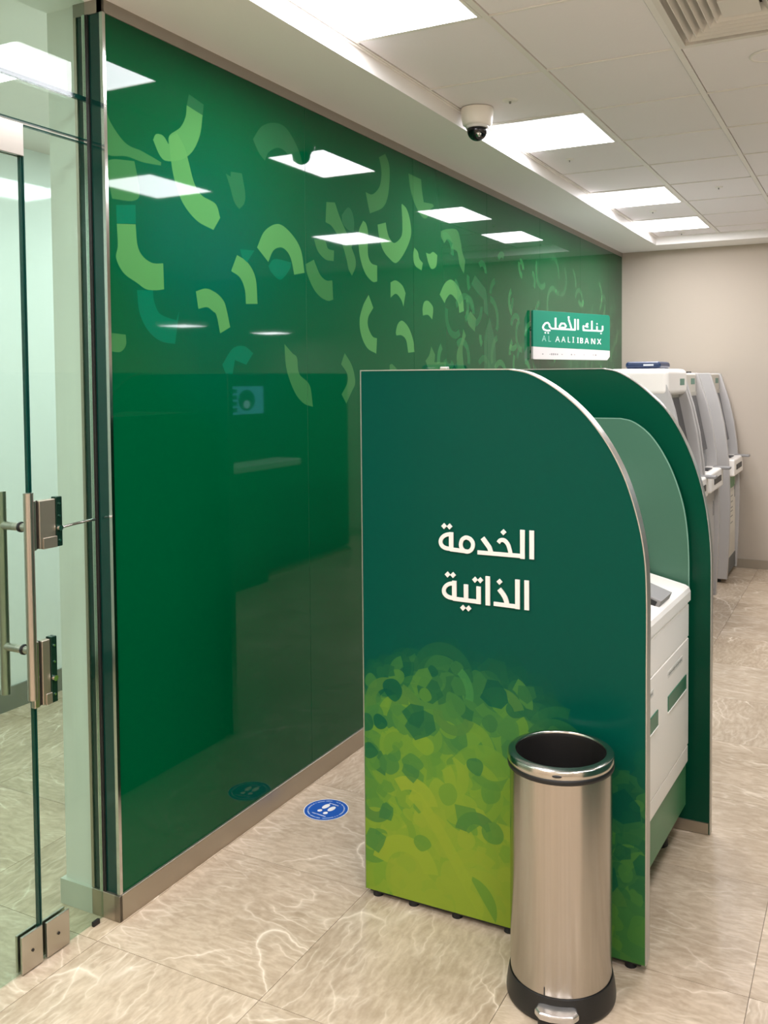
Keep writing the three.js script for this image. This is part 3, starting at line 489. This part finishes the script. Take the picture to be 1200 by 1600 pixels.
// ---------- blue floor marker ----------
{
  const tex = canvasTex(512, 512, (x, w) => {
    const c = w / 2; x.fillStyle = '#e9e6e0'; x.fillRect(0, 0, w, w); x.fillStyle = '#0b53ad'; x.beginPath(); x.arc(c, c, 246, 0, 7); x.fill();
    x.translate(c, c); x.fillStyle = '#f2efec';
    for (const [dx, dy] of [[-48, -8], [44, 8]]) {
      x.beginPath(); x.ellipse(dx, dy - 52, 34, 62, 0, 0, 7); x.fill(); x.fillStyle = '#0b53ad'; x.fillRect(dx - 40, dy + 22, 80, 10); x.fillStyle = '#f2efec';
      x.beginPath(); x.ellipse(dx, dy + 62, 27, 30, 0, 0, 7); x.fill();
    }
    // ring of small lettering, too small to read
    let s = 9; const r = () => { s = (s * 16807) % 2147483647; return s / 2147483647; };
    for (let a = 0; a < 6.28; a += 0.062) { if (r() < 0.18) continue; x.save(); x.rotate(a); x.globalAlpha = 0.85; const q = 10 + r() * 10; x.fillRect(-4, -205 - q / 2, 8, q); x.restore(); }
    for (let i = -62; i < 62; i += 12) x.fillRect(i, -150, 8, 12 + r() * 6); for (let i = -92; i < 92; i += 12) x.fillRect(i, 130, 8, 10 + r() * 6);
  });
  const g = cyl(0.0815, 0.0815, 0.0012, 64), top = new THREE.MeshPhysicalMaterial({ map: tex, roughness: 0.4 });
  const m = one('floor_marker', g, top, 'round blue floor sticker with white footprints on the marble floor', 'floor sticker');
  m.position.set(0.1705, 0.0007, -2.727); m.rotation.y = -0.1 + Math.PI / 2;
}

// ---------- glass front: side light, transom and door ----------
function pane(t, name, y0, y1, z0, z1, edges) {
  const p = part(name, box(GX0 - 0.005, GX0 + 0.005, y0, y1, z0, z1), M.glass, t), E = 0.0052, e = [];
  if (edges.includes('t')) e.push(box(GX0 - E, GX0 + E, y1 - 0.003, y1 + 0.0004, z0, z1));
  if (edges.includes('b')) e.push(box(GX0 - E, GX0 + E, y0 - 0.0004, y0 + 0.003, z0, z1));
  if (edges.includes('n')) e.push(box(GX0 - E, GX0 + E, y0, y1, z1 - 0.003, z1 + 0.0004));
  if (edges.includes('f')) e.push(box(GX0 - E, GX0 + E, y0, y1, z0 - 0.0004, z0 + 0.003));
  if (e.length) part('glass_edge', e, M.edge, p, 'dark green polished glass edge');
  return p;
}
function patch(t, y0, y1, z0, z1) {
  const g = part('patch_fitting', [rbox(GX0 + 0.005, GX0 + 0.013, y0, y1, z0, z1, 0.002, 1), rbox(GX0 - 0.013, GX0 - 0.005, y0, y1, z0, z1, 0.002, 1)], M.steel, t, 'brushed steel clamp plate');
  part('screw', cyl(0.004, 0.004, 0.003, 12).rotateZ(Math.PI / 2).translate(GX0 + 0.0135, (y0 + y1) / 2, (z0 + z1) / 2), M.black, g);
  return g;
}
{
  const t = thing('glass_sidelight', 'narrow fixed glass side pane between the door and the green wall end', 'glass panel', [0, 0, 0]);
  pane(t, 'glass_pane', 0.004, 2.214, ZA + 0.013, -1.667, 'tn');
  patch(t, 0.004, 0.1, -1.755, -1.678);
  part('floor_clip', rbox(GX0 + 0.006, GX0 + 0.016, 0.0, 0.014, -1.862, -1.838, 0.002, 1), M.black, t);
}
{
  const t = thing('glass_transom', 'green tinted glass fanlight above the door in two stacked panes', 'glass panel', [0, 0, 0]);
  pane(t, 'lower_pane', 2.222, 2.333, ZA + 0.013, -0.71, 'tb'); pane(t, 'upper_pane', 2.339, SOFFIT, ZA + 0.013, -0.71, 'b');
  part('joint', box(GX0 - 0.0045, GX0 + 0.0045, 2.333, 2.339, ZA + 0.013, -0.71), M.edge, t);
}
{
  const t = thing('glass_door', 'frameless glass door leaf at the left edge with steel patch fittings', 'door', [0, 0, 0]);
  pane(t, 'glass_leaf', 0.006, 2.21, -1.662, -0.712, 'tn' + 'f');
  patch(t, 0.004, 0.104, -1.665, -1.598);
  patch(t, 2.13, 2.214, -1.665, -1.5);
  const h = part('pull_handle', [cyl(0.0125, 0.0125, 0.535, 24).translate(-0.012, 0.998, -1.622), cyl(0.0125, 0.0125, 0.535, 24).translate(-0.113, 0.998, -1.622)], M.steel, t, 'pair of vertical steel tube handles');
  for (const y of [1.177, 0.858]) { part('standoff', cyl(0.0105, 0.0105, 0.1, 20).rotateZ(Math.PI / 2).translate(-0.063, y, -1.622), M.steel, h); part('washer', cyl(0.0135, 0.0135, 0.006, 20).rotateZ(Math.PI / 2).translate(-0.04, y, -1.622), M.black, h); }
}
function lockBox(y0, y1, z0, z1, label, rod) {
  const t = thing('door_lock', label, 'lock', [0, 0, 0], 0, 'clamp locks on the glass door joint'), x0 = GX0 + 0.0062, x1 = x0 + 0.016, zm = z1 - (z1 - z0) * 0.3;
  part('strike_plate', rbox(x0, x1, y0, y1, zm + 0.004, z1, 0.003), M.steel, t);
  part('lock_case', [rbox(x0, x1 + 0.002, y0 + 0.002, y1 - 0.002, z0 + 0.02, zm - 0.003, 0.003), rbox(x0, x1 + 0.005, y0, y0 + 0.03, z0 + 0.018, zm - 0.012, 0.002)], M.satin, t);
  part('gap_strip', box(x0, x1 - 0.006, y0 + 0.002, y1 - 0.002, zm - 0.004, zm + 0.005), M.black, t);
  const f = part('face_plate', rbox(x0, x1 + 0.004, y0, y1 + 0.002, z0, z0 + 0.02, 0.002, 1), std(S(28, 60, 48), 0.2, 0.6), t, 'dark mirror face plate with screws');
  const n = 4; for (let i = 0; i < n; i++) part('screw', cyl(0.0032, 0.0032, 0.003, 12).rotateZ(Math.PI / 2).translate(x1 + 0.005, y0 + (i + 0.5) * (y1 - y0) / n, z0 + 0.01), M.chrome, f);
  part('cylinder', cyl(0.0075, 0.0075, 0.012, 20).rotateZ(Math.PI / 2).translate(x1 + 0.006, y0 + (y1 - y0) * 0.38, z0 + 0.012), M.chrome, t);
  if (rod) part('bolt_rod', tube([[x0 + 0.02, y0 + 0.05, z0 + 0.004], [x0 + 0.008, y0 + 0.051, z0 - 0.06], [x0 + 0.006, y0 + 0.052, ZA + 0.02]], 0.004), M.chrome, t);
}
lockBox(1.108, 1.24, -1.75, -1.64, 'upper steel clamp lock on the glass door joint with a thin bolt rod', true);
lockBox(0.692, 0.868, -1.722, -1.65, 'lower steel clamp lock on the glass door joint near the handle foot', false);

// ---------- bank sign projecting from the wall ----------
{
  const t = thing('wall_sign', 'small green and white bank sign standing out from the far end of the green wall', 'sign', [0.02, 0, -5.41], 69 * Math.PI / 180);
  const x0 = 0, x1 = 0.804, y0 = 1.668, y1 = 1.974, w = x1 - x0, h = y1 - y0;
  const tex = canvasTex(1024, 624, (x, W, H) => {
    x.fillStyle = '#187d62'; x.fillRect(0, 0, W, H); x.fillStyle = '#d2ccc8'; x.beginPath(); x.moveTo(0, 462); x.bezierCurveTo(300, 478, 700, 478, W, 492); x.lineTo(W, H); x.lineTo(0, H); x.fill();
    x.strokeStyle = '#f1efec'; x.lineCap = 'butt'; x.lineJoin = 'round'; x.lineWidth = 23;
    const L = (s) => { x.beginPath(); s.split(' ').forEach((q, i) => { const [a, b] = q.split(',').map(Number); i ? x.lineTo(a, b) : x.moveTo(a, b); }); x.stroke(); };
    const dot = (a, b) => { x.fillStyle = '#f1efec'; x.beginPath(); x.moveTo(a - 13, b); x.lineTo(a, b - 13); x.lineTo(a + 13, b); x.lineTo(a, b + 13); x.fill(); };
    // first word (right): beh, noon, kaf
    L('918,150 918,205 905,224 640,224'); L('838,160 838,224'); L('766,90 766,224'); L('664,224 648,205 646,180 655,160'); L('716,130 692,142 700,158 678,170 716,180'); dot(838, 128); dot(895, 258);
    // second word: alif, lam-alif with hamza, heh, lam, yeh
    L('575,80 575,224'); L('535,80 535,224 400,224'); L('450,90 470,150 490,224'); L('440,58 462,66'); dot(450, 76); L('400,224 340,224 330,190 355,150 395,150 415,180 400,205 350,205'); L('280,80 280,224 330,224'); L('280,224 230,224 205,200 200,170 180,150 150,160 128,190 120,215 132,240 170,252 215,248'); dot(150, 282); dot(186, 282);
    // Latin line, letter by letter as it stands
    x.fillStyle = '#eceae4'; x.font = '104px sans-serif'; x.textBaseline = 'alphabetic';
    const put = (s, px, py, sx, al) => { x.save(); x.globalAlpha = al; x.translate(px, py); x.scale(sx, 1); x.fillText(s, 0, 0); x.restore(); };
    put('A', 108, 392, 0.85, 0.6); put('L', 182, 394, 0.8, 0.55); put('A', 276, 396, 0.95, 0.9); put('A', 355, 396, 0.85, 0.95); put('L', 432, 396, 0.85, 1); put('I', 494, 396, 1, 1);
    x.font = 'bold 104px sans-serif'; put('I', 560, 400, 0.7, 1); put('B', 596, 402, 0.8, 1); put('A', 664, 404, 0.9, 1); put('N', 746, 406, 0.95, 1); put('X', 838, 408, 0.95, 1);
    x.fillStyle = '#8c8a88'; for (const [a, q] of [[110, 14], [200, 8], [222, 26], [246, 26], [270, 22], [296, 20], [356, 10], [480, 18], [520, 8], [650, 6], [780, 8], [812, 20]]) x.fillRect(a, 556 - q / 2, 16, q);
  });
  const c = 0.018, k = 0.03, out = [[x0 + 0.004, y0], [x1 - k, y0], [x1, y0 + k * 0.8], [x1, y1 - c], [x1 - c * 0.3, y1 - c * 0.3], [x1 - c, y1], [x0 + 0.004, y1], [x0, y1 - 0.004], [x0, y0 + 0.004]];
  part('board', planarUV(extrude(out, 0.016, 0.001), x0, w, y1, h).translate(0, 0, -0.016), new THREE.MeshPhysicalMaterial({ map: tex, roughness: 0.4 }), t);
  for (const y of [1.72, 1.87]) part('bracket', [rbox(0.02, 0.5, y - 0.006, y + 0.006, -0.026, -0.016, 0.002, 1), rbox(0.35, 0.362, y - 0.006, y + 0.006, -0.16, -0.016, 0.002, 1)], M.steel, t);
}

// ---------- cash machines along the wall ----------
const cheekPts = [[0.5, 0.03], [0.955, 0.03], [0.968, 0.3], [0.975, 0.6], [0.968, 0.8], [0.955, 1.0], [0.928, 1.2], [0.893, 1.36], [0.862, 1.46], [0.838, 1.54], [0.826, 1.572], [0.815, 1.578], [0.5, 1.578]];
function cashMachine(zNear, zFar, label, kind) {
  const t = thing('cash_machine', label, 'cash machine', [0, 0, zFar], 0, 'cash machines in a row along the green wall'), w = zNear - zFar, c = 0.045;
  const cheek = extrude(cheekPts, c, 0.004);
  part('side_wing', cheek, M.machineGrey, t); part('side_wing', cheek.clone().translate(0, 0, w - c), M.machineGrey, t);
  part('cabinet', box(0.03, 0.52, 0.03, 1.575, 0.002, w - 0.002), M.machineGrey, t);
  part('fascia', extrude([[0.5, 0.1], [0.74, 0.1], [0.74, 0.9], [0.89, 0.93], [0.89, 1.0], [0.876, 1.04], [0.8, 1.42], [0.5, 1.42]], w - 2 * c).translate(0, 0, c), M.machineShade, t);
  const d = part('lower_door', rbox(0.7, 0.945, 0.075, 0.79, c + 0.002, w - c - 0.002, 0.012), kind === 3 ? M.beigePlastic : M.machineGrey, t);
  part('door_pull', rbox(0.94, 0.95, 0.6, 0.7, c + 0.06, c + 0.085, 0.003), M.machineShade, d);
  const s = part('shelf', rbox(0.72, 1.0, 0.8, 0.93, c - 0.008, w - c + 0.008, 0.014), M.machineWhite, t);
  part('keypad', box(0.85, 0.955, 0.93, 0.938, w * 0.4, w * 0.68), std(S(60, 60, 62), 0.4, 0.5), s);
  part('tray_slot', rbox(0.99, 1.004, 0.845, 0.885, w * 0.25, w * 0.75, 0.003), M.black, s);
  part('card_tongue', rbox(0.94, 1.055, 0.917, 0.935, c + 0.0, c + 0.075, 0.005), M.machineShade, s);
  part('receipt_module', rbox(0.8, 0.92, 0.95, 1.03, w - c - 0.12, w - c - 0.02, 0.008), M.machineWhite, t);
  const sc = part('screen', rbox(-0.012, 0.012, -0.19, 0.19, -w / 2 + c + 0.03, w / 2 - c - 0.03, 0.006).rotateZ(0.205).translate(0.85, 1.235, w / 2), M.screen, t, 'dark glossy screen');
  part('screen_hood', extrude([[0.66, 1.405], [0.8, 1.4], [0.815, 1.418], [0.82, 1.45], [0.66, 1.45]], w - 2 * c).translate(0, 0, c), M.beigePlastic, t);
  part('head', rbox(0.5, kind === 1 ? 0.86 : 0.815, 1.44, kind === 1 ? 1.6 : 1.572, kind === 1 ? -0.006 : c, kind === 1 ? w + 0.006 : w - c, kind === 1 ? 0.035 : 0.012, 4), kind === 1 ? M.machineWhite : M.beigePlastic, t);
  part('head_sticker', box(kind === 1 ? 0.856 : 0.813, kind === 1 ? 0.8615 : 0.8165, 1.5, 1.54, 0.1, 0.24), std(S(90, 138, 118), 0.4), t);
  for (const [a, b] of [[0.1, 0.06], [0.1, w - 0.06], [0.88, 0.06], [0.88, w - 0.06]]) part('foot', cyl(0.022, 0.026, 0.031, 14).translate(a, 0.0155, b), M.black, t);
  if (kind === 3) {
    part('green_label', box(0.944, 0.947, 0.69, 0.785, c + 0.06, w - c - 0.1), std(S(88, 138, 84), 0.4), t);
    part('notice', box(0.944, 0.947, 0.34, 0.66, c + 0.05, w - c - 0.08), new THREE.MeshPhysicalMaterial({ roughness: 0.6, map: canvasTex(128, 256, (x, W, H) => { x.fillStyle = '#dcd6c8'; x.fillRect(0, 0, W, H); x.fillStyle = '#8d8a80'; for (const y of [24, 60, 96, 118, 150, 190]) x.fillRect(40, y, 44, 7); }) }), t);
    part('kick_panel', box(0.944, 0.949, 0.05, 0.16, c + 0.02, w - c - 0.02), std(S(96, 98, 96), 0.5), t);
    part('top_knob', cyl(0.02, 0.022, 0.014, 16).translate(0.62, 1.585, w * 0.5), M.black, t);
  }
  return t;
}
cashMachine(-5.36, -5.95, 'nearest grey cash machine with rounded white head, behind the green panels', 1);
cashMachine(-6.0, -6.585, 'middle grey cash machine with dark screen, second in the row', 2);
cashMachine(-7.084, -7.66, 'farthest grey cash machine beside the beige wall with green label on its door', 3);
{
  const t = thing('topper_sign', 'small dark blue rounded topper sign lying on the nearest cash machine', 'sign', [0.69, 1.6, -5.62]);
  part('body', rbox(-0.11, 0.1, 0, 0.044, -0.15, 0.15, 0.02, 4), std(S(18, 42, 78), 0.35), t);
  part('lettering', box(0.0, 0.06, 0.018, 0.028, 0.146, 0.1512), std(S(205, 212, 218), 0.4), t);
}
{
  const t = thing('power_cable', 'dark cable hanging down the side of the farthest cash machine', 'cable');
  part('cord', tube([[0.9, 0.92, -7.672], [0.93, 0.86, -7.68], [0.94, 0.6, -7.682], [0.935, 0.3, -7.68], [0.9, 0.02, -7.69]], 0.009, 30, 8), M.rubber, t);
}

// ---------- outside the view: what the glossy green wall mirrors ----------
{
  const p = thing('partition_screen', 'long teal office partition outside the view, mirrored in the green wall', 'partition', [2.42, 0, 0]);
  part('board', rbox(-0.02, 0.02, 0.03, 1.605, -7.2, -1.5, 0.004, 1), std(S(0, 70, 58), 0.5), p);
  part('foot_rail', box(-0.1, 0.1, 0, 0.03, -7.1, -1.6), M.satin, p);
  const t = thing('service_terminal', 'dark self-service terminal with lit blue screen, mirrored in the green wall', 'terminal', [2.3, 0, -5.43]);
  part('cabinet', rbox(-0.08, 0.08, 0, 1.6, -0.27, 0.27, 0.01), std(S(14, 34, 28), 0.4), t);
  part('bezel', rbox(-0.09, -0.078, 1.27, 1.53, -0.235, 0.235, 0.004, 1), M.black, t);
  const scr = canvasTex(256, 160, (x, w, h) => { x.fillStyle = '#5fb2dc'; x.fillRect(0, 0, w, h); x.fillStyle = '#1c3d4a'; x.beginPath(); x.ellipse(128, 80, 62, 60, 0, 0, 7); x.fill(); x.fillStyle = '#a9d8ee'; x.beginPath(); x.arc(128, 104, 24, 0, 7); x.fill(); x.fillStyle = '#1c3d4a'; for (let i = 0; i < 4; i++) x.fillRect(200, 14 + i * 36, 40, 24); });
  part('screen', box(-0.0935, -0.0895, 1.3, 1.505, -0.205, 0.205), new THREE.MeshStandardMaterial({ color: 0x111111, emissive: 0xffffff, emissiveMap: scr, emissiveIntensity: 3, roughness: 0.2 }), t);
  part('shelf', rbox(-0.3, -0.06, 0.9, 0.95, -0.4, 0.4, 0.01), std(S(205, 222, 214), 0.4), t);
  for (const [x, z, label] of [[3.15, -5.83, 'small pendant lamp over the desks outside the view, nearer one'], [3.25, -7.2, 'small pendant lamp over the desks outside the view, farther one']]) {
    const l = thing('pendant_lamp', label, 'lamp', [x, 2.0, z]);
    part('shade', [box(-0.15, 0.15, 0.006, 0.03, -0.15, 0.15)], M.grid, l); part('diffuser', box(-0.14, 0.14, 0, 0.006, -0.14, 0.14), glow, l);
    part('cord', cyl(0.003, 0.003, CEIL - 2.03, 8).translate(0, 0.03 + (CEIL - 2.03) / 2, 0), M.black, l);
    const a = new THREE.RectAreaLight(LIGHT_COLOR, PANEL_LIGHT, 0.28, 0.28); a.rotation.x = -Math.PI / 2; a.position.y = -0.003; l.add(a);
  }
}

renderer.render(scene, camera);
